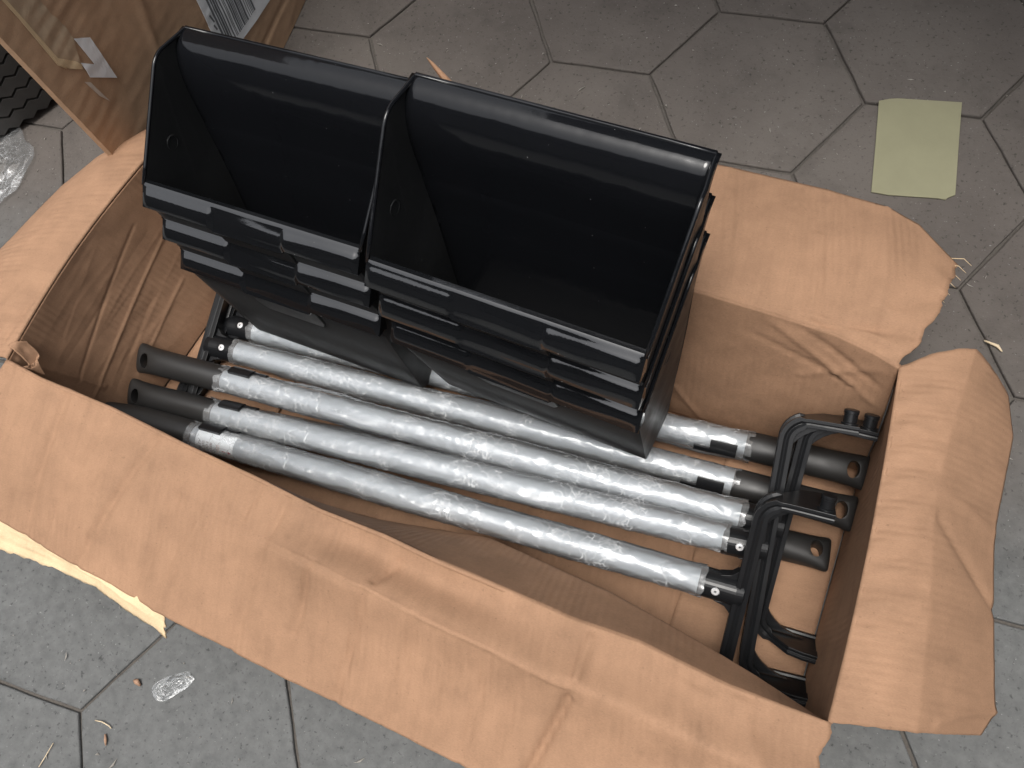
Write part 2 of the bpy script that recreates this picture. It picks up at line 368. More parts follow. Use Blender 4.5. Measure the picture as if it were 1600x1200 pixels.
# flaps
FO = [(0, -.175, -.846, .178), (.11, -.068, -.859, .178), (.205, .021, -.876, .178), (.272, .086, -.885, .178), (.35, .163, -.899, .178), (.47, .303, -.917, .178), (.68, .505, -.940, .178), (.88, .68, -.963, .18), (1, .778, -.978, .183)]
def flap_front(u, v):
    r = rim_front(u); o = table(FO, u); p = lerp(r, Vector(o[1:]), v)
    p.z += .005 * math.sin(math.pi * min(1, v * 1.05)) + sm(.34, .5, u) * (.022 * math.exp(-(abs(v - .34) / .15) ** 1.5) - .010 * math.exp(-((v - .12) / .1) ** 2) * sm(.4, .55, u) * (1 - sm(.6, .75, u))) - .02 * v * v * (.4 + .3 * N3(u * 4, 0, 2))
    return p
cf = [(.10, .0, .14, 1., -.003, .008), (.24, .02, .22, 1., -.003, .006), (.345, .0, .33, 1., .002, .006), (.30, .3, .305, 1., -.002, .005), (.42, .0, .415, 1., -.0025, .005), (.475, .30, .47, .75, -.004, .004), (.54, .34, .53, 1., -.003, .005),
      (.545, .28, .56, .1, -.003, .006), (.60, .33, .585, 1., -.0018, .005), (.68, .36, .67, 1., -.002, .005), (.772, .05, .768, .4, .004, .005), (.77, .33, .735, 1., -.0055, .006), (.64, .35, .63, .9, .0015, .004), (.17, .05, .165, 1., -.0016, .004), (.205, .1, .20, .9, .0012, .004), (.385, .0, .38, .3, -.002, .004), (.51, .36, .505, .95, .0012, .004), (.715, .4, .705, 1., -.0014, .004), (.83, .35, .82, .95, .0013, .004), (.055, .1, .045, 1., -.0014, .004), (.345, .31, .475, .315, .0022, .012), (.475, .315, .545, .335, .002, .012), (.55, .33, .77, .36, .0024, .012), (.88, .1, .80, .9, .004, .03), (.92, .05, .97, .6, .004, .02), (.36, .31, .55, .34, -.002, .02)]
sheet('flap', flap_front, 260, 70, KRAFT, 8, .0008, 6, cf, (.05, 0, 0, 0), ragged=(0, .005, 0, .006), flip=-1)
BOF = [(0, -.045, -.205, .20), (.15, .09, -.211, .20), (.55, .40, -.247, .20), (.74, .583, -.279, .205), (.86, .71, -.2925, .208), (.93, .77, -.302, .208), (.955, .803, -.315, .206), (1, .846, -.350, .200)]
def flap_back(u, v):
    r = rim_back(u); r = r + Vector((.014, .014, 0)) * sm(.93, 1, u) * min(1, max(0, v * 3)); o = table(BOF, u); p = lerp(r, Vector(o[1:]), v)
    p.z += .012 * math.sin(math.pi * v); p.x += .022 * sm(.9, 1, u) * math.sin(math.pi * min(1, v * 1.2)) * 0 + .004 * N3(v * 9, 4, u) * sm(.95, 1, u); return p
cb = [(.80, .0, .76, .98, .002, .008), (.90, .02, .87, .6, .003, .01), (.955, .25, .93, .98, .003, .01), (.72, .05, .70, .9, -.002, .007), (.60, .04, .99, .03, -.003, .012), (.66, .1, .655, .95, .0012, .004), (.50, .1, .49, .9, -.0012, .004), (.86, .3, .845, .95, -.0014, .004), (.84, .03, .99, .09, .004, .012), (.9, .0, 1., .2, -.004, .014), (.97, .3, 1., .6, -.002, .01)]
sheet('flap', flap_back, 200, 50, KRAFT, 9, .0007, 5, cb, (.04, 0, 0, 0), ragged=(0, .004, 0, .008), flip=1)
LOF = [(0, -.305, -.70, .165), (.3, -.285, -.62, .167), (.55, -.255, -.545, .168), (.8, -.215, -.445, .17), (.93, -.185, -.393, .17), (1, -.118, -.356, .19)]
def flap_left(u, v):
    r = rim_left(u); o = table(LOF, u); p = lerp(r, Vector(o[1:]), v); p.z += .010 * math.sin(math.pi * v); return p
sheet('flap', flap_left, 90, 40, KRAFT_END, 10, .0009, 6, [(.0, .12, .3, .05, .004, .02), (.05, .3, .35, .22, -.002, .02), (.95, .0, .9, .7, .002, .02)], (.05, 0, 0, 0), ragged=(0, .012, .02, .02), flip=-1)
RM = [(0, .860, -.800), (.25, .858, -.709), (.55, .851, -.605), (.72, .854, -.552), (1, .868, -.448)]
ROF = [(0, .930, -.782, .150), (.12, .940, -.76, .148), (.5, .926, -.64, .150), (.62, .923, -.60, .150), (.9, .930, -.50, .150), (1, .921, -.458, .152)]
def flap_right(u, v):
    r = rim_right(u); r = r + Vector((.010, .014, .0)) * sm(.8, 1, u) * min(1, max(0, v * 3)); c = table(RM, u); k = Vector((c[1], c[2], .219)); o = Vector(table(ROF, u)[1:])
    t = .46
    p = lerp(r, k, v / t) if v < t else lerp(k, o, (v - t) / (1 - t))
    p.z += .006 * math.sin(math.pi * min(1, v / t)) + (.004 * math.sin(math.pi * (v - t) / (1 - t)) if v > t else 0)
    return p
cr_ = [(k / 24 + .01, .03, k / 24 - .0, .42, .0015 * (1 if k % 2 else -1), .010) for k in range(6, 23)] + [(.52, .5, .40, 1., -.003, .02), (.60, .5, .62, 1., .002, .02), (.03, .6, .12, 1., .003, .02)]
sheet('flap', flap_right, 90, 56, KRAFT_END, 11, .0007, 6, cr_, (.04, 0, 0, 0), ragged=(0, .004, .002, .005), flip=-1)
# the torn pale core hanging under the front flap
TE = [(-.19, -.848), (-.068, -.859), (.021, -.876), (.086, -.885), (.163, -.899)]
TL = [(-.19, -.888), (-.074, -.887), (-.016, -.887), (.019, -.889), (.067, -.8945), (.126, -.910), (.152, -.917)]
def torn(u, v):
    x = lerp(-.19, .155, u); y0 = table(TE, x)[1] + .010; y1 = table(TL, x)[1]
    return Vector((x + .004 * v, lerp(y0, y1, v), .166 - .010 * v + .006 * math.sin(math.pi * v) * (.6 + .6 * math.sin(9 * u))))
sheet('torn_edge', torn, 80, 14, PALE, 12, .0022, 22, [(.1, .2, .9, .6, .003, .04), (.0, .6, .5, .8, -.003, .05)], (0, 0, 0, 0), ragged=(0, .10, 0, .02), thick=.002, flip=-1)
# crumpled corner where the front and end walls tear apart
def corner(u, v):
    a = lerp(Vector((-.123, -.676, .222)), Vector((-.110, -.664, .217)), u); b = lerp(Vector((-.104, -.694, .208)), Vector((-.094, -.690, .188)), u)
    p = lerp(a, b, v); p.x += .009 * math.sin(math.pi * v) * (1 - .5 * u); p.z += .006 * math.sin(7 * v + 3 * u); return p
sheet('torn_corner', corner, 24, 24, KRAFT, 13, .004, 22, (), (), ragged=(0, .05, .05, .05), thick=.002, flip=1)
# splinters of torn liner on the flap edges
def splinter(pts, r, name='torn_strip', mat=KRAFT):
    v, f = tube([Vector(p) - BO for p in pts], r, 5); return link(name, pymesh(name, v, f), mat, box)
splinter([(.268, -.232, .205), (.252, -.222, .208), (.232, -.207, .212), (.222, -.200, .214)], [.004, .0045, .0025, .0006])
for k in range(7):
    y = lerp(-.345, -.40, k / 6); x = .846 - .004 * k
    splinter([(x - .01, y, .2), (x + .004, y + .008 * N3(k, 1, 2), .204), (x + .012 + .006 * N3(k, 5, 2), y - .006 + .012 * N3(k, 3, 8), .203 + .006 * N3(k, 9, 1))], [.0005, .0004, .0002], 'paper_fibre', PALE)

# ------------------------------------------------------------------ dustpan poles
TUBE_L, RA = .662, .0152
def section(a, b, n, p=2.3):
    out = []
    for i in range(n):
        q = 2 * math.pi * i / n; c, s = math.cos(q), math.sin(q)
        out.append((a * math.copysign(abs(c) ** (2 / p), c), b * math.copysign(abs(s) ** (2 / p), s)))
    return out
def make_grip():
    # along -x from the tube; wide in y, thin in z at the tip, hanging hole through z
    st = [(.004, .0160, .0160), (.000, .0168, .0168), (-.004, .0170, .0170), (-.05, .0171, .0170), (-.085, .0172, .0165), (-.100, .0174, .0152), (-.112, .0178, .0135), (-.122, .0186, .0118), (-.128, .0196, .0106), (-.132, .0200, .0096), (-.1345, .0196, .0080), (-.136, .0180, .0055)]
    n = 36; v = []; f = []
    for x, a, b in st:
        for y, z in section(a, b, n): v.append((x, y, z))
    for k in range(len(st) - 1):
        for i in range(n): f.append((k * n + i, (k + 1) * n + i, (k + 1) * n + (i + 1) % n, k * n + (i + 1) % n))
    f.append(tuple(range(n))); f.append(tuple(range((len(st) - 1) * n, len(st) * n))[::-1])
    bm = bmesh.new(); bm.from_mesh(pymesh('t', v, f)); bmesh.ops.recalc_face_normals(bm, faces=bm.faces[:])
    me = bpy.data.meshes.new('grip_raw'); bm.to_mesh(me); bm.free(); o = bpy.data.objects.new('grip_raw', me); COL.objects.link(o)
    cv = []; cf_ = []; n2 = 32
    for z in (-.05, .05):
        for i in range(n2):
            q = 2 * math.pi * i / n2; cv.append((-.1195 + .0072 * math.cos(q), .0098 * math.sin(q), z))
    for i in range(n2): cf_.append((i, (i + 1) % n2, n2 + (i + 1) % n2, n2 + i))
    cf_.append(tuple(range(n2))[::-1]); cf_.append(tuple(range(n2, 2 * n2)))
    c = bpy.data.objects.new('grip_cut', pymesh('grip_cut', cv, cf_)); COL.objects.link(c)
    b = o.modifiers.new('b', 'BOOLEAN'); b.operation = 'DIFFERENCE'; b.object = c; b.solver = 'EXACT'
    bv = o.modifiers.new('v', 'BEVEL'); bv.width = .0011; bv.segments = 2; bv.limit_method = 'ANGLE'; bv.angle_limit = rad(50)
    dg = bpy.context.evaluated_depsgraph_get(); dg.update()
    r = bpy.data.meshes.new_from_object(o.evaluated_get(dg)); r.name = 'grip'
    bpy.data.objects.remove(o); bpy.data.objects.remove(c); smooth(r); r.materials.clear(); r.materials.append(GRIPM)
    r.set_sharp_from_angle(angle=rad(45))
    return r
GRIP = make_grip()
tv, tf = lathe_x([(.0, RA * .97), (.001, RA), (TUBE_L - .001, RA), (TUBE_L, RA * .97)], 40); TUBE = pymesh('tube', tv, tf); TUBE.set_sharp_from_angle(angle=rad(40))
def make_clip():
    bm = bmesh.new(); R0, R1 = RA + .0003, RA + .0050
    for x0, x1, a0, a1 in ((.012, .042, -25, 25), (.040, .060, 12, 34)):
        n = 10; rows = []
        for i in range(n + 1):
            q = rad(lerp(a0, a1, i / n)); rows.append([bm.verts.new((x, r * math.sin(q), r * math.cos(q))) for x in (x0, x1) for r in (R0, R1 if x0 < .03 else R1 - .0012)])
        for i in range(n):
            a, b = rows[i], rows[i + 1]
            for s, t in ((0, 1), (1, 3), (3, 2), (2, 0)): bm.faces.new((a[s], a[t], b[t], b[s]))
        bm.faces.new([rows[0][k] for k in (0, 2, 3, 1)]); bm.faces.new([rows[-1][k] for k in (0, 1, 3, 2)])
    me = bmmesh('clip', bm); me.materials.append(YOKE); return me
CLIP = make_clip()
def make_yoke(h, near=2.3, arm=.066):
    """socket on the pole end, cross bar, two arms with outward pins; origin where pole meets the bar"""
    bm = bmesh.new()
    # path of the strap in local xy, rounded corners
    rc = .020; path = []
    path.append((arm, -h)); path.append((arm * .75, -h)); path.append((arm * .52, -h))
    for k in range(9):
        q = rad(lerp(-90, -180, k / 8)); path.append((rc + rc * math.cos(q), -h + rc + rc * math.sin(q)))
    for k in range(9):
        q = rad(lerp(180, 90, k / 8)); path.append((rc + rc * math.cos(q), h - rc + rc * math.sin(q)))
    path.append((arm * .52, h)); path.append((arm * .75, h)); path.append((arm, h))
    # profile (d: outward offset, z): strap with raised rims and a shallow groove both sides
    prof = [(-.0072, -.0105), (.0072, -.0105), (.0072, -.0070), (.0035, -.0060), (.0035, .0060), (.0072, .0070), (.0072, .0105), (.0028, .0105), (0, .0090), (-.0028, .0105), (-.0072, .0105), (-.0072, .0070), (-.0035, .0060), (-.0035, -.0060), (-.0072, -.0070)]
    prof_arm = [(-.0045, -.0105), (.0045, -.0105), (.0045, -.0070), (.0045, -.0060), (.0045, .0060), (.0045, .0070), (.0045, .0105), (.0015, .0105), (0, .0100), (-.0015, .0105), (-.0045, .0105), (-.0045, .0070), (-.0018, .0060), (-.0018, -.0060), (-.0045, -.0070)]
    rows = []
    def WZ(p, z):
        t = sm(.010, .042, p[0]); up, dn = (1.25 - .10 * t, 1.25 + min(2.6, max(0, near + 2.9)) * t if near != 0 else 1.25) if p[1] > 0 else (1.25 + near * t, 1.25 - .1 * t)
        return z * (up if z > 0 else dn)
    for k, p in enumerate(path):
        a = Vector(path[max(0, k - 1)]); b = Vector(path[min(len(path) - 1, k + 1)]); t = (b - a).normalized(); nrm = Vector((-t.y, t.x))   # left of travel
        pf = prof_arm if p[0] > .015 else prof
        rows.append([bm.verts.new((p[0] + nrm.x * d, p[1] + nrm.y * d, WZ(p, z))) for d, z in pf])
    n = len(prof)
    for a, b in zip(rows, rows[1:]):
        for i in range(n): bm.faces.new((a[i], a[(i + 1) % n], b[(i + 1) % n], b[i]))
    bm.faces.new(rows[0][::-1]); bm.faces.new(rows[-1])
    # curved webs inside the corners
    for s in (-1, 1):
        pts = [(.003, s * (h - .003))]; ex, ey = min(.048, arm * .75), min(.040, h * .6)
        for k in range(9):
            q = rad(90 * k / 8); pts.append((.003 + ex * (1 - math.cos(q)) if False else .003 + ex * (1 - math.sin(q)), s * (h - .003 - ey * (1 - math.cos(q)))))
        lo = [bm.verts.new((x, y, -.002)) for x, y in pts]; hi = [bm.verts.new((x, y, .002)) for x, y in pts]
        bm.faces.new(lo); bm.faces.new(hi)
        for i in range(len(pts)): j = (i + 1) % len(pts); bm.faces.new((lo[i], lo[j], hi[j], hi[i]))
    # socket
    sv, sf = lathe_x([(-.0445, .0150), (-.0440, .0158), (-.018, .0158), (-.006, .0163), (.002, .0150), (.0045, .010)], 36)
    vs = [bm.verts.new(p) for p in sv]
    for q in sf: bm.faces.new([vs[i] for i in q])
    # gussets from the socket to the bar
    for s in (-1, 1):
        pts = [(-.001, s * .012), (-.026, s * .0150), (-.014, s * .018), (-.006, s * .026), (-.002, s * .040)]
        lo = [bm.verts.new((x, y, -.007)) for x, y in pts]; hi = [bm.verts.new((x, y, .007)) for x, y in pts]
        bm.faces.new(lo); bm.faces.new(hi)
        for i in range(len(pts)): j = (i + 1) % len(pts); bm.faces.new((lo[i], lo[j], hi[j], hi[i]))
    me = bmmesh('yoke', bm); me.materials.append(YOKE); return me
def make_pin():
    v, f = lathe_x([(0, .0085), (.003, .0085), (.0035, .0068), (.0118, .0068), (.0122, .0074), (.0150, .0074), (.0160, .0066)], 24)
    me = pymesh('pin', v, f); me.set_sharp_from_angle(angle=rad(35)); me.materials.append(YOKE); return me
PIN = make_pin()
v, f = lathe_x([(0, .0043), (.0008, .0043), (.0016, .0036), (.0018, .0014), (.0006, .0010)], 20); RIVET = pymesh('rivet', v, f); RIVET.set_sharp_from_angle(angle=rad(30)); RIVET.materials.append(STEEL)
def make_sleeve(seed, fin=.5, a=-.004, b=TUBE_L + .004, ph=None):
    n = 64; nx = 360; v = []; f = []
    ph = ph if ph is not None else 2.2
    for k in range(nx + 1):
        t = k / nx; x = lerp(a, b, t)
        for i in range(n):
            q = 2 * math.pi * i / n; c, s = math.cos(q), math.sin(q)
            loose = .5 + .5 * N3(x * 7, seed, .3)
            r = RA + .0010 + .0019 * math.sin(math.pi * t) * (1 + N3(x * 6, seed, 1)) + .0006 * N3(x * 60, c * 2 + seed, s * 2) + .0011 * max(0, N3(x * 120, c * 3 + seed * 2, s * 3)) * (.4 + loose)
            # gathered fins of loose film along two sides
            w1 = max(0, math.cos(q - ph - .5 * N3(x * 4, seed, 3))) ** 9; w2 = max(0, math.cos(q - ph + 3.0 + .6 * N3(x * 5, seed, 8))) ** 10
            r += fin * .011 * w1 * sm(.35, .75, loose + .2 * N3(x * 18, seed, 5)) + fin * .007 * w2 * sm(.45, .8, .5 + .6 * N3(x * 8, seed, 11))
            # the open ends stand off a little
            e = sm(.03, 0, t) + sm(.97, 1, t); r += .0022 * e * (.5 + N3(c * 2, s * 2 + seed, 4))
            v.append((x + .004 * e * N3(c * 2, s * 2, seed + 6), r * s, r * c))
    for k in range(nx):
        for i in range(n): f.append((k * n + i, (k + 1) * n + i, (k + 1) * n + (i + 1) % n, k * n + (i + 1) % n))
    me = pymesh('plastic_sleeve', v, f); me.materials.append(FILM); return me

def axis_frame(a, b):
    """x along a->b, z as near up as possible"""
    x = (Vector(b) - Vector(a)).normalized(); z = Vector((0, 0, 1)); y = z.cross(x).normalized(); z = x.cross(y)
    M = Matrix((x, y, z)).transposed().to_4x4(); M.translation = Vector(a); return M
def pole(p0, p1, start, label, h, yoke_tilt, grip_turn, clip_turn, seed, fin, ph=None, skew=0, near=2.3, L=.662, arm=.066):
    """p0: point on the axis at the grip side, p1: towards the yoke; start: metres from p0 at which the tube begins"""
    Mx = axis_frame(p0, p1); Mx.translation = Vector(p0) + (Vector(p1) - Vector(p0)).normalized() * start
    r = tag(empty('dustpan_pole', Mx), label, 'pole', 'silver dustpan poles wrapped in clear film in the box')
    link('tube', TUBE, ALU, r).scale.x = L / TUBE_L
    g = link('grip', GRIP, None, r); g.scale.x = .95; g.rotation_euler = (rad(grip_turn), 0, 0)
    c = link('clip', CLIP, None, r); c.rotation_euler = (rad(clip_turn), 0, 0)
    y = link('yoke', make_yoke(h, near, arm), None, r); y.location = (L + .042, 0, 0); y.rotation_euler = (rad(yoke_tilt), 0, rad(skew)); bevel(y, .0011, 2, 35)
    for s in (-1, 1):
        p = link('pin', PIN, None, y); p.location = (arm - .009, s * (h + .003), 0); p.rotation_euler = (0, 0, rad(90 * s)); p.scale.x = 1 if s > 0 or near > 1 else .45
    for s in (-1, 1):
        rv = link('rivet', RIVET, None, y); rv.location = (-.026, 0, s * .0150); rv.rotation_euler = (0, rad(-90 * s), 0)
    link('plastic_sleeve', make_sleeve(seed, fin, ph=ph), None, r).scale.x = L / TUBE_L
    return r
P1 = pole((.0726, -.6931, .068), (.6679, -.7052, .088), -.0332, 'silver pole with a printed white sticker near its grip, along the front box wall',   .107, 36, 82, -46, 1, .55, near=-.3, L=.633)
P2 = pole((.0446, -.6576, .058), (.683, -.6549, .086), .0023, 'second silver pole from the front wall, its bracket crossing under the front bracket', .140, 30, 28, -46, 2, .6, skew=2, L=.640)
P3 = pole((.0594, -.6144, .066), (.6993, -.6255, .079), -.0145, 'silver pole with left black grip nearest the stacked dustpans, third from the front wall', .120, 33, 28, -46, 3, .6, L=.654)
P4 = pole((.6871, -.5820, .043), (.020, -.5640, .030), .0, 'silver pole in front of the dustpan stacks with its riveted collar by the end wall', .118, -14, -8, -50, 4, .55, near=0, arm=.042)
P5 = pole((.6925, -.5350, .042), (.0159, -.5266, .018), .0, 'rearmost silver pole running under both dustpan stacks by the back wall', .112, -4, -12, -50, 5, .5, near=0, arm=.042)
P6 = pole((.8025, -.6309, .020), (-.029, -.648, .016), .130, 'lowest silver pole, hidden under the others except its black grip end with a hole', .044, 2, 12, -50, 6, .4, near=0, arm=.040)
# sticker on the first pole
def wrapped(name, x0, x1, a0, a1, r, mat, parent, nu=4, nv=14):
    v, f = grid(lambda u, w_: (lerp(x0, x1, u), r * math.sin(rad(lerp(a0, a1, w_))), r * math.cos(rad(lerp(a0, a1, w_)))), nu, nv)
    o = link(name, pymesh(name, v, f), mat, parent); return o
stk = wrapped('sticker', .012, .066, -95, 40, RA + .00035, WHITE, P1)
sv_, sf_ = [], []
def stroke(x0, x1, a0, a1, r=RA + .00055):
    b = len(sv_)
    for x in (x0, x1):
        for k in range(3):
            a = -rad(lerp(a0, a1, k / 2)); sv_.append((x, r * math.sin(a), r * math.cos(a)))
    for k in range(2): sf_.append((b + k, b + k + 1, b + 4 + k, b + 3 + k))
rg = random.Random(3)
for ln, x in enumerate((.017, .0225, .028, .0335)):
    a = 22 if ln > 0 else 26
    while a < 84:
        wd = rg.uniform(4, 7); stroke(x, x + .0034, a, a + wd * .45); 
        if rg.random() < .7: stroke(x + rg.choice((0, .0012, .0026)), x + rg.choice((.0030, .0034)), a, a + wd * .8)
        a += wd + rg.choice((1.5, 1.5, 6))
link('sticker_text', pymesh('sticker_text', sv_, sf_), GREYINK, stk)
sv_, sf_ = [], []
a = 24
while a < 80:
    stroke(.043, .0475, a, a + 2.4); stroke(.043, .0442, a, a + 5); stroke(.0452, .0462, a, a + 4.4); a += 8.5
link('sticker_text', pymesh('sticker_text', sv_, sf_), flat('faded red print', (.62, .42, .36), .6), stk)
sv_, sf_ = [], []
stroke(.051, .0605, 46, 50); 
b = len(sv_); r_ = RA + .00055
for x, a in ((.0595, 40), (.0595, 56), (.0645, 48)): sv_.append((x, -r_ * math.sin(rad(a)), r_ * math.cos(rad(a))))
sf_.append((b, b + 1, b + 2))
link('sticker_arrow', pymesh('sticker_arrow', sv_, sf_), REDINK, stk)

# ------------------------------------------------------------------ dustpans
LIP, LB, KNEE, BACK, BT, BB = (0, 0), (-.023, -.003), (.128, -.004), (.161, -.038), (-.120, -.160), (-.078, -.210)
def half(y, z): return .1243 + .0124 * sm(-.17, .14, y + .1 * z)
def arc_corner(a, b, c, r, n=5):
    a, b, c = Vector(a), Vector(b), Vector(c); u = (a - b).normalized(); v_ = (c - b).normalized(); p, q = b + u * r, b + v_ * r; out = []
    for k in range(n + 1):
        t = k / n; out.append((p * (1 - t) ** 2 + b * 2 * t * (1 - t) + q * t * t))
    return [tuple(x) for x in out]
FRONT_TOP = (-.020, -.010)
def bez(a, b, c, n): return [(a[0] * (1 - t) ** 2 + 2 * b[0] * t * (1 - t) + c[0] * t * t, a[1] * (1 - t) ** 2 + 2 * b[1] * t * (1 - t) + c[1] * t * t) for t in [k / n for k in range(n + 1)]]
HB = (.096, -.056)
SHELL = [FRONT_TOP] + arc_corner(FRONT_TOP, BT, BB, .010) + arc_corner(BT, BB, HB, .014) + [(-.03, -.1685), (.022, -.124), (.064, -.0865)] + bez(HB, (.1415, -.0150), BACK, 12)
def pan_parts():
    out = {}
    # shell sheet: floor, base and curved hood
    prof = SHELL; n = 28; v = []; f = []
    for j in range(n + 1):
        t = j / n * 2 - 1
        for y, z in prof: v.append((t * half(y, z), y, z))
    K = len(prof)
    for j in range(n):
        for k in range(K - 1): f.append((j * K + k, (j + 1) * K + k, (j + 1) * K + k + 1, j * K + k + 1))
    out['body'] = pymesh('body', v, f)
    # side plates, closed by the mouth edge with a rounded knee
    side = SHELL[:-1] + [BACK] + arc_corner(BACK, KNEE, LIP, .011, 6) + [LIP]
    for s in (-1, 1):
        bm = bmesh.new()
        o_ = [bm.verts.new((s * half(y, z), y, z)) for y, z in side]; i_ = [bm.verts.new((s * (half(y, z) - .0019), y, z)) for y, z in side]
        for k in range(len(side)): j = (k + 1) % len(side); bm.faces.new((o_[k], o_[j], i_[j], i_[k]))
        bm.faces.new(o_); bm.faces.new(i_)
        out['side%d' % s] = bmmesh('side', bm)
    # rolled rim along sides and hood edge
    rim = []
    kn = arc_corner(BACK, KNEE, LIP, .011, 8)
    path = [(-half(0, 0), 0, 0)] + [(-half(y, z), y, z) for y, z in kn[::-1]] + [(-half(*BACK) + .004, *BACK)] + [(half(*BACK) - .004, *BACK)] + [(half(y, z), y, z) for y, z in kn] + [(half(0, 0), 0, 0)]
    pts = []
    for a, b in zip(path, path[1:]):
        m_ = 6 if (Vector(a) - Vector(b)).length > .03 else 1
        for k in range(m_): pts.append(lerp(Vector(a), Vector(b), k / m_))
    pts.append(Vector(path[-1])); v, f = tube(pts, .0021, 8); out['rim'] = pymesh('rim', v, f)
    # lip: ledge, ridge and sloping face with a middle tongue
    Wl = half(0, 0) + .0005; nu = 120; rows = []
    v = []; f = []
    cols = nu + 1
    for i in range(nu + 1):
        t = i / nu * 2 - 1; mid = sm(.345, .325, abs(t + .0)) ; e = sm(1., .96, abs(t))
        low = .0230 + .0035 * mid
        dn = -.0016 * mid
        off = lambda d, s_: ((-d), dn * sm(.001, .004, d) - .003 * (d / .023))
        # inner ledge from the floor up to the ridge
        col = [(-.012, -.014), (-.004, -.0075), (.0055, -.0040), (.0030, .0004), (.0006, .0012)]
        ds = [.0012, .004, .008, .012, .016, .020, low - .0015, low]
        for d in ds:
            y = -d; z = .0008 - .003 * d / .023 + dn * sm(.002, .006, d) + .0027 * math.sin(math.pi * min(1, d / .0235)) * e * (1 + .55 * N3(t * 1.7, d * 40, 4))
            col.append((y, z))
        col += [(-low - .0006, col[-1][1] - .0016), (-low + .0006, col[-1][1] - .0040), (-.017, -.012 - .002 * mid), (-.0165, -.016)]
        for y, z in col: v.append((t * Wl, y, z))
    K = len(col)
    for i in range(nu):
        for k in range(K - 1): f.append((i * K + k, (i + 1) * K + k, (i + 1) * K + k + 1, i * K + k + 1))
    f.append(tuple(range(K))); f.append(tuple(nu * K + k for k in range(K))[::-1])
    out['lip'] = pymesh('lip', v, f)
    # flat tongue under the middle of the lip, lying on the front wall
    d_ = Vector((BT[0] - FRONT_TOP[0], BT[1] - FRONT_TOP[1])).normalized(); n_ = Vector((d_.y, -d_.x)); tv_ = []
    for w_, dd in ((.044, .004), (.044, .034), (.038, .046), (-.038, .046), (-.047, .030), (-.047, .004)):
        for k_ in (.0012, .0034): q_ = Vector(FRONT_TOP) + d_ * dd + n_ * k_; tv_.append((w_, q_.x, q_.y))
    bm = bmesh.new(); vv = [bm.verts.new(p) for p in tv_]; bm.faces.new(vv[0::2]); bm.faces.new(vv[1::2])
    for i in range(6): j = (i + 1) % 6; bm.faces.new((vv[2 * i], vv[2 * j], vv[2 * j + 1], vv[2 * i + 1]))
    out['tongue'] = bmmesh('tongue', bm); out['tongue'].materials.append(SATIN)
    v = [(x, y, z) for z_ in (0,) for x, y, z in ((-.018, -.0008, -.0062), (.018, -.0008, -.0062), (.018, .0048, -.0038), (-.018, .0048, -.0038), (-.018, -.002, -.010), (.018, -.002, -.010), (.018, .004, -.009), (-.018, .004, -.009))]
    v = [(x, y - .001, z + .0006 if k < 4 else z) for k, (x, y, z) in enumerate(v)]
    out['slot_shade'] = pymesh('slot_shade', v, [(0, 1, 2, 3), (4, 7, 6, 5), (0, 4, 5, 1), (1, 5, 6, 2), (2, 6, 7, 3), (3, 7, 4, 0)], False)  # solid black block, its colour painting the shade of an opening
    v = []; f = []; n1, n2 = 24, 8
    for i in range(n1):
        a = 2 * math.pi * i / n1
        for j in range(n2):
            b = 2 * math.pi * j / n2; rr = .0075 + .0016 * math.cos(b); v.append((.0014 * math.sin(b), rr * math.cos(a), rr * math.sin(a)))
    for i in range(n1):
        for j in range(n2): f.append((i * n2 + j, ((i + 1) % n1) * n2 + j, ((i + 1) % n1) * n2 + (j + 1) % n2, i * n2 + (j + 1) % n2))
    out['pivot_ring'] = pymesh('pivot_ring', v, f)
    return out
PM = pan_parts()
PM['body'].materials.append(SATIN); [PM[k].materials.append(SATIN) for k in ('side-1', 'side1')]; PM['rim'].materials.append(GLOSS); PM['lip'].materials.append(LIPM); PM['slot_shade'].materials.append(SLOT_DARK); PM['pivot_ring'].materials.append(SATIN)
# the hood end of the body is the glossy, outward-curved band
PM['body'].materials.append(GLOSS)
nk = len(SHELL) - 1
for p in PM['body'].polygons:
    if p.index % nk >= 12: p.material_index = 1
PM['lip'].set_sharp_from_angle(angle=rad(38)); PM['body'].set_sharp_from_angle(angle=rad(50))
def dustpan(Mx, label, group):
    r = tag(empty('dustpan', Mx), label, 'dustpan', group)
    b = link('body', PM['body'], None, r); solid(b, .0020, 0)
    for k in ('side-1', 'side1'): bevel(link('side', PM[k], None, r), .0009, 2, 40)
    link('rim', PM['rim'], None, r); link('lip', PM['lip'], None, r); link('slot_shade', PM['slot_shade'], None, r); bevel(link('tongue', PM['tongue'], None, r), .0008, 2, 40)
    for k in (-1, 1):
        for d in (.0017,):
            p = link('pivot_ring', PM['pivot_ring'], None, r); p.location = (k * (half(.045, -.035) - d), .045, -.035)
    return r
def frame(x, y, z, t):
    M_ = Matrix((Vector(x).normalized(), Vector(y).normalized(), Vector(z).normalized())).transposed().to_4x4(); M_.translation = Vector(t); return M_
OFF = Vector((0, -.036, -.033))
FL = frame((.993, -.115, .026), (.079, .817, .571), (-.087, -.565, .821), (.1665, -.514, .331))
FRt = frame((.990, -.139, .021), (.092, .754, .650), (-.106, -.642, .760), (.456, -.573, .3735))
words = ['topmost', 'middle', 'bottom']
for k in range(3):
    dustpan(FL @ Matrix.Translation(OFF * k), words[k] + ' black dustpan of the nested stack beside the tall labelled carton', 'black dustpans nested by the tall carton')
for k in range(3):
    dustpan(FRt @ Matrix.Translation(OFF * k), words[k] + ' black dustpan of the nested stack with the glossy ribbed lips, nearer the black brackets', 'black dustpans nested near the brackets')

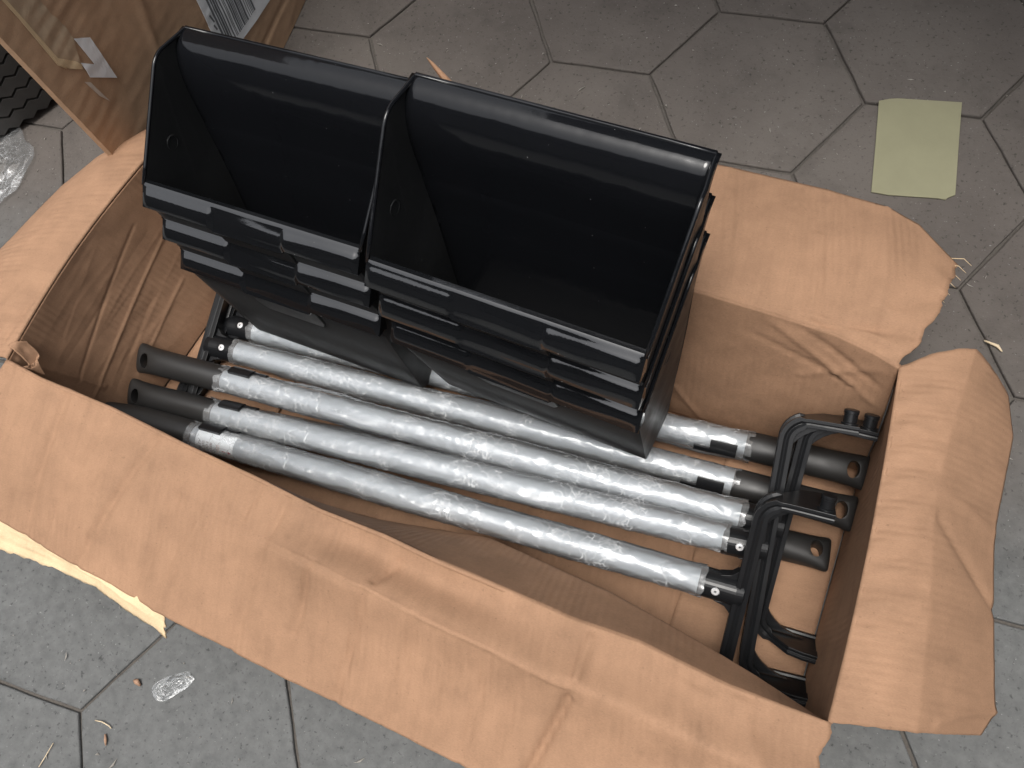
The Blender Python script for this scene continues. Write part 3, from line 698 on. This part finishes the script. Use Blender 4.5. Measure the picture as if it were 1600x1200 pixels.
# ------------------------------------------------------------------ tall carton behind
CT = Matrix(((0, 0, 1, -.135), (1, 0, 0, -.404), (0, 1, 0, 0), (0, 0, 0, 1)))      # local x = world y, local y = world z, local z = world x (face normal)
carton = tag(empty('shipping_carton', CT), 'tall worn brown carton with torn tape, white stickers and a barcode label', 'carton')
CW, CH, CTH = .72, .80, .010
def carton_face(u, v):
    x, y = u * CW, v * CH
    h = .0012 * N3(x * 14, y * 14, 2) + .0012 * N3(x * 22, y * 95, 5) * (.5 + N3(x * 6, y * 6, 3)) + .0012 * N3(x * 4, y * 4, 8) * sm(0, .1, u) * sm(0, .08, v)
    h -= .0022 * math.exp(-((y - .045) / .004) ** 2)
    h += .0022 * math.exp(-(((x - .165) * .9 - (y - .25) * .35) / .006) ** 2) * sm(.12, .2, y) - .0020 * math.exp(-(((x - .15) * .9 + (y - .30) * .25) / .01) ** 2)
    return (x, y, h)
v, f = grid(carton_face, 130, 220); nF = len(v)
# back and rims close the slab
v += [(0, 0, -CTH), (CW, 0, -CTH), (CW, CH, -CTH), (0, CH, -CTH)]
W_ = 131
f.append((nF, nF + 3, nF + 2, nF + 1))
f.append(tuple(range(0, W_)) + (nF + 1, nF)); f.append(tuple(range(220 * W_, 221 * W_))[::-1] + (nF + 3, nF + 2))
f.append(tuple(k * W_ for k in range(221))[::-1] + (nF, nF + 3)); f.append(tuple(k * W_ + 130 for k in range(221)) + (nF + 2, nF + 1))
cb_ = link('panel', pymesh('panel', v, f), CARTON, carton); cb_.data.set_sharp_from_angle(angle=rad(60))
def on_carton(name, poly, mat, lift=.0012, parent=carton, nsub=0, thick=.0006):
    """poly in world (y, z) on the carton face, follows the face"""
    bm = bmesh.new(); vs = [bm.verts.new((y + .404, z, 0)) for y, z in poly]; bm.faces.new(vs)
    bmesh.ops.triangulate(bm, faces=bm.faces[:])
    for _ in range(nsub): bmesh.ops.subdivide_edges(bm, edges=bm.edges[:], cuts=1, use_grid_fill=True)
    for q in bm.verts: q.co.z = carton_face(q.co.x / CW, q.co.y / CH)[2] + lift
    bm.normal_update()
    for fc in bm.faces:
        if fc.normal.z < 0: fc.normal_flip()
    me = bpy.data.meshes.new(name); bm.to_mesh(me); bm.free(); o = link(name, me, mat, parent); solid(o, thick, 1); return o
lab = on_carton('barcode_label', [(-.141, .26), (-.158, .147), (-.166, .100), (-.117, .093), (-.021, .076), (.02, .070), (.035, .24)], WHITE, .0015, nsub=4)
def bar_poly(t0, t1, a, b):
    # bars run along d (down the label), spaced across e
    o = Vector((-.137, .182)); e = Vector((.088, -.013)) ; d = Vector((-.012, -.088))
    return [tuple(o + e * t0 + d * a), tuple(o + e * t1 + d * a), tuple(o + e * t1 + d * b), tuple(o + e * t0 + d * b)]
rb = random.Random(12); t = .0; bm_v = []; bm_f = []
while t < 1.0:
    wd = rb.choice((.016, .016, .030, .045)); P4_ = bar_poly(t, min(1., t + wd), -.75, .82)
    b = len(bm_v)
    nseg = 12
    for s_ in range(nseg + 1):
        for A, B in ((P4_[0], P4_[3]), (P4_[1], P4_[2])):
            y = lerp(A[0], B[0], s_ / nseg); z = lerp(A[1], B[1], s_ / nseg)
            bm_v.append((y + .404, z, carton_face((y + .404) / CW, z / CH)[2] + .0026))
    for s_ in range(nseg): bm_f.append((b + 2 * s_, b + 2 * s_ + 2, b + 2 * s_ + 3, b + 2 * s_ + 1))
    t += wd + rb.choice((.016, .016, .028, .04))
for (y0, z0, y1, z1) in ((-.1465, .172, -.1445, .158), (-.1485, .156, -.147, .146), (-.1505, .143, -.149, .136), (-.152, .128, -.1505, .120)):
    b = len(bm_v)
    for y, z in ((y0, z0), (y0 + .003, z0), (y1 + .003, z1), (y1, z1)): bm_v.append((y + .404, z, carton_face((y + .404) / CW, z / CH)[2] + .0026))
    bm_f.append((b, b + 1, b + 2, b + 3))
link('barcode', pymesh('barcode', bm_v, bm_f), INK, lab)
on_carton('packing_tape', [(-.374, .80), (-.3735, .60), (-.373, .45), (-.373, .385), (-.3755, .345), (-.372, .338), (-.353, .309), (-.337, .336), (-.3355, .352), (-.339, .372), (-.3385, .40), (-.338, .50), (-.3365, .62), (-.336, .80)], TAPE, .0012, nsub=4)
on_carton('tape_edge', [(-.3755, .80), (-.374, .40), (-.377, .335), (-.371, .322), (-.370, .40), (-.370, .80)], PALE, .0019, nsub=2)
on_carton('tape_patch', [(-.3758, .337), (-.3745, .345), (-.367, .334), (-.356, .318), (-.3525, .309), (-.356, .305), (-.363, .313), (-.369, .321)], PALE, .0022, nsub=3)
on_carton('sticker', [(-.338, .334), (-.32, .317), (-.326, .256), (-.355, .29), (-.352, .311), (-.339, .294)], WHITE, .0020, nsub=3)
on_carton('sticker_scrap', [(-.365, .294), (-.359, .286), (-.356, .250), (-.362, .266)], flat('thin paper residue', (.55, .47, .40)), .0016, nsub=2)

# ------------------------------------------------------------------ tyre lying beside the carton
tyre = tag(empty('tyre', Matrix.Translation((-.775, -.055, 0))), 'black rubber tyre with zigzag tread lying behind the tall carton', 'tyre')
Rt, Wt = .335, .225
def tyre_body(u, v):
    a = 2 * math.pi * u; t = v
    prof = [(.20, .004), (.27, .0), (.308, .006), (.320, .018), (Rt - .006, .045), (Rt - .006, .112), (Rt - .006, .180), (.320, .206), (.308, .219), (.27, .225), (.20, .221), (.195, .112), (.20, .004)]
    k = t * (len(prof) - 1); i = min(len(prof) - 2, int(k)); r = lerp(prof[i][0], prof[i + 1][0], k - i); z = lerp(prof[i][1], prof[i + 1][1], k - i)
    return (r * math.cos(a), r * math.sin(a), z)
v, f = grid(tyre_body, 96, 36, True); link('carcass', pymesh('carcass', v, f), RUBBER, tyre)
for q in range(8):
    # raised zigzag tread ribs
    z0 = .008 + q * .0262; v = []; f = []; nT = 320
    for i in range(nT):
        a = 2 * math.pi * i / nT; ph = (i % 4) / 4; zz = (0, .5, 1, .5)[i % 4] * .0075
        for r_, z_ in ((Rt - .03, z0), (Rt + .003, z0 + .0008), (Rt + .003, z0 + .0222), (Rt - .03, z0 + .023)):
            v.append((r_ * math.cos(a), r_ * math.sin(a), z_ + zz))
    for i in range(nT):
        for k in range(3): f.append((i * 4 + k, ((i + 1) % nT) * 4 + k, ((i + 1) % nT) * 4 + k + 1, i * 4 + k + 1))
    link('tread_rib', pymesh('tread_rib', v, f, False), RUBBER, tyre)

# ------------------------------------------------------------------ small things on the paving
bm = bmesh.new(); pts = [(.767, .003), (.780, .0085), (.790, .011), (.871, .018), (.8735, -.03), (.8795, -.128), (.8715, -.134), (.8690, -.1375), (.860, -.137), (.800, -.1435), (.7785, -.143), (.773, -.07)]
lo = [bm.verts.new((x - .82, y + .06, .0)) for x, y in pts]; bm.faces.new(lo)
me = bmmesh('green_card', bm); gc = link('green_card', me, GREEN); gc.location = (.82, -.06, .0035); gc.rotation_euler = (.004, -.003, 0); solid(gc, .0014, 1)
tag(gc, 'small pale green card lying on the paving beyond the box', 'card')
def crumple(name, c, rx, ry, hgt, seed, label, cat, mat, rot=0., n=46, fold=1.):
    def P(u, v):
        a = 2 * math.pi * u; r = v * (1 + .35 * N3(math.cos(a) * 1.5, math.sin(a) * 1.5, seed))
        x, y = rx * r * math.cos(a), ry * r * math.sin(a)
        s_ = 1 / max(rx, ry)
        z = .002 + hgt * (abs(N3(x * s_ * 2.2, y * s_ * 2.2, seed)) + .5 * abs(N3(x * s_ * 5, y * s_ * 5, seed + 3)) + .25 * abs(N3(x * s_ * 11, y * s_ * 11, seed + 6))) * (1 - .6 * v)
        return (x, y, z)
    v, f = grid(P, n, n, True); o = link(name, pymesh(name, v, f, True), mat); o.location = c; o.rotation_euler = (0, 0, rot); tag(o, label, cat); return o
crumple('plastic_bag', (-.535, -.362, .002), .075, .085, .018, 3, 'crumpled clear plastic bag on the paving by the tyre', 'plastic bag', BAGM)
crumple('plastic_scrap', (.104, -.979, .001), .030, .012, .014, 8, 'small crumpled scrap of clear film on the grey paving', 'plastic scrap', BAGM, rot=.72, n=34)
def bit(name, pts, r, label, cat, mat=STRAWM, group=None):
    c = sum((Vector(p) for p in pts), Vector()) / len(pts); v, f = tube([Vector(p) - c for p in pts], r, 5); o = link(name, pymesh(name, v, f), mat); o.location = c; return tag(o, label, cat, group)
bit('straw', [(.026, -1.042, .002), (.036, -1.0405, .004), (.046, -1.042, .003), (.050, -1.044, .002)], .0007, 'thin bent straw on the paving below the film scrap', 'straw')
bit('straw', [(-.014, -1.080, .002), (-.016, -1.095, .0025), (-.019, -1.109, .002)], .0006, 'longest thin straw near the lower edge of the paving', 'straw')
bit('wood_chip', [(.0455, -1.052, .002), (.050, -1.058, .0035), (.052, -1.063, .002)], [.0012, .0018, .0006], 'small brown splinter on the paving', 'splinter', BARK)
bit('bark_chip', [(.054, -.987, .002), (.059, -.9865, .005), (.064, -.990, .002)], [.002, .0035, .0015], 'brown crumb on the paving beside the film scrap', 'crumb', BARK)
bit('thread', [(.373, -.165, .002), (.380, -.150, .012), (.385, -.158, .010), (.400, -.150, .006), (.410, -.158, .003)], .0008, 'white curled thread on the paving behind the dustpans', 'thread', WHITE)
bit('straw', [(.44, -.165, .002), (.452, -.140, .002), (.456, -.118, .002)], .0007, 'pale straw lying on the dusty paving behind the dustpans', 'straw')
bit('straw', [(.935, -.325, .002), (.950, -.33, .004), (.956, -.335, .002)], [.001, .0022, .001], 'pale wood sliver on the paving beside the torn flap end', 'sliver')
# fine litter nobody could count
rl = random.Random(77); v = []; f = []
for k in range(900):
    x = rl.uniform(-.9, 1.3); y = rl.uniform(-1.25, .35); s_ = rl.choice((.0007, .0009, .0012, .0018)) * rl.uniform(.6, 1.3); a = rl.uniform(0, 6.28); b = len(v)
    L_ = s_ * rl.choice((1, 1, 1.5, 4))
    for dx, dy, dz in ((-L_, -s_ * .5, 0), (L_, -s_ * .5, 0), (0, s_ * .8, 0), (0, 0, s_ * .9)):
        v.append((x + dx * math.cos(a) - dy * math.sin(a), y + dx * math.sin(a) + dy * math.cos(a), .0012 + dz))
    f += [(b, b + 1, b + 3), (b + 1, b + 2, b + 3), (b + 2, b, b + 3), (b, b + 2, b + 1)]
tag(link('litter', pymesh('litter', v, f, False), flat('pale grit', (.30, .28, .25), .8, .5, 300)), 'fine pale grit and crumbs scattered over the paving', kind='stuff')
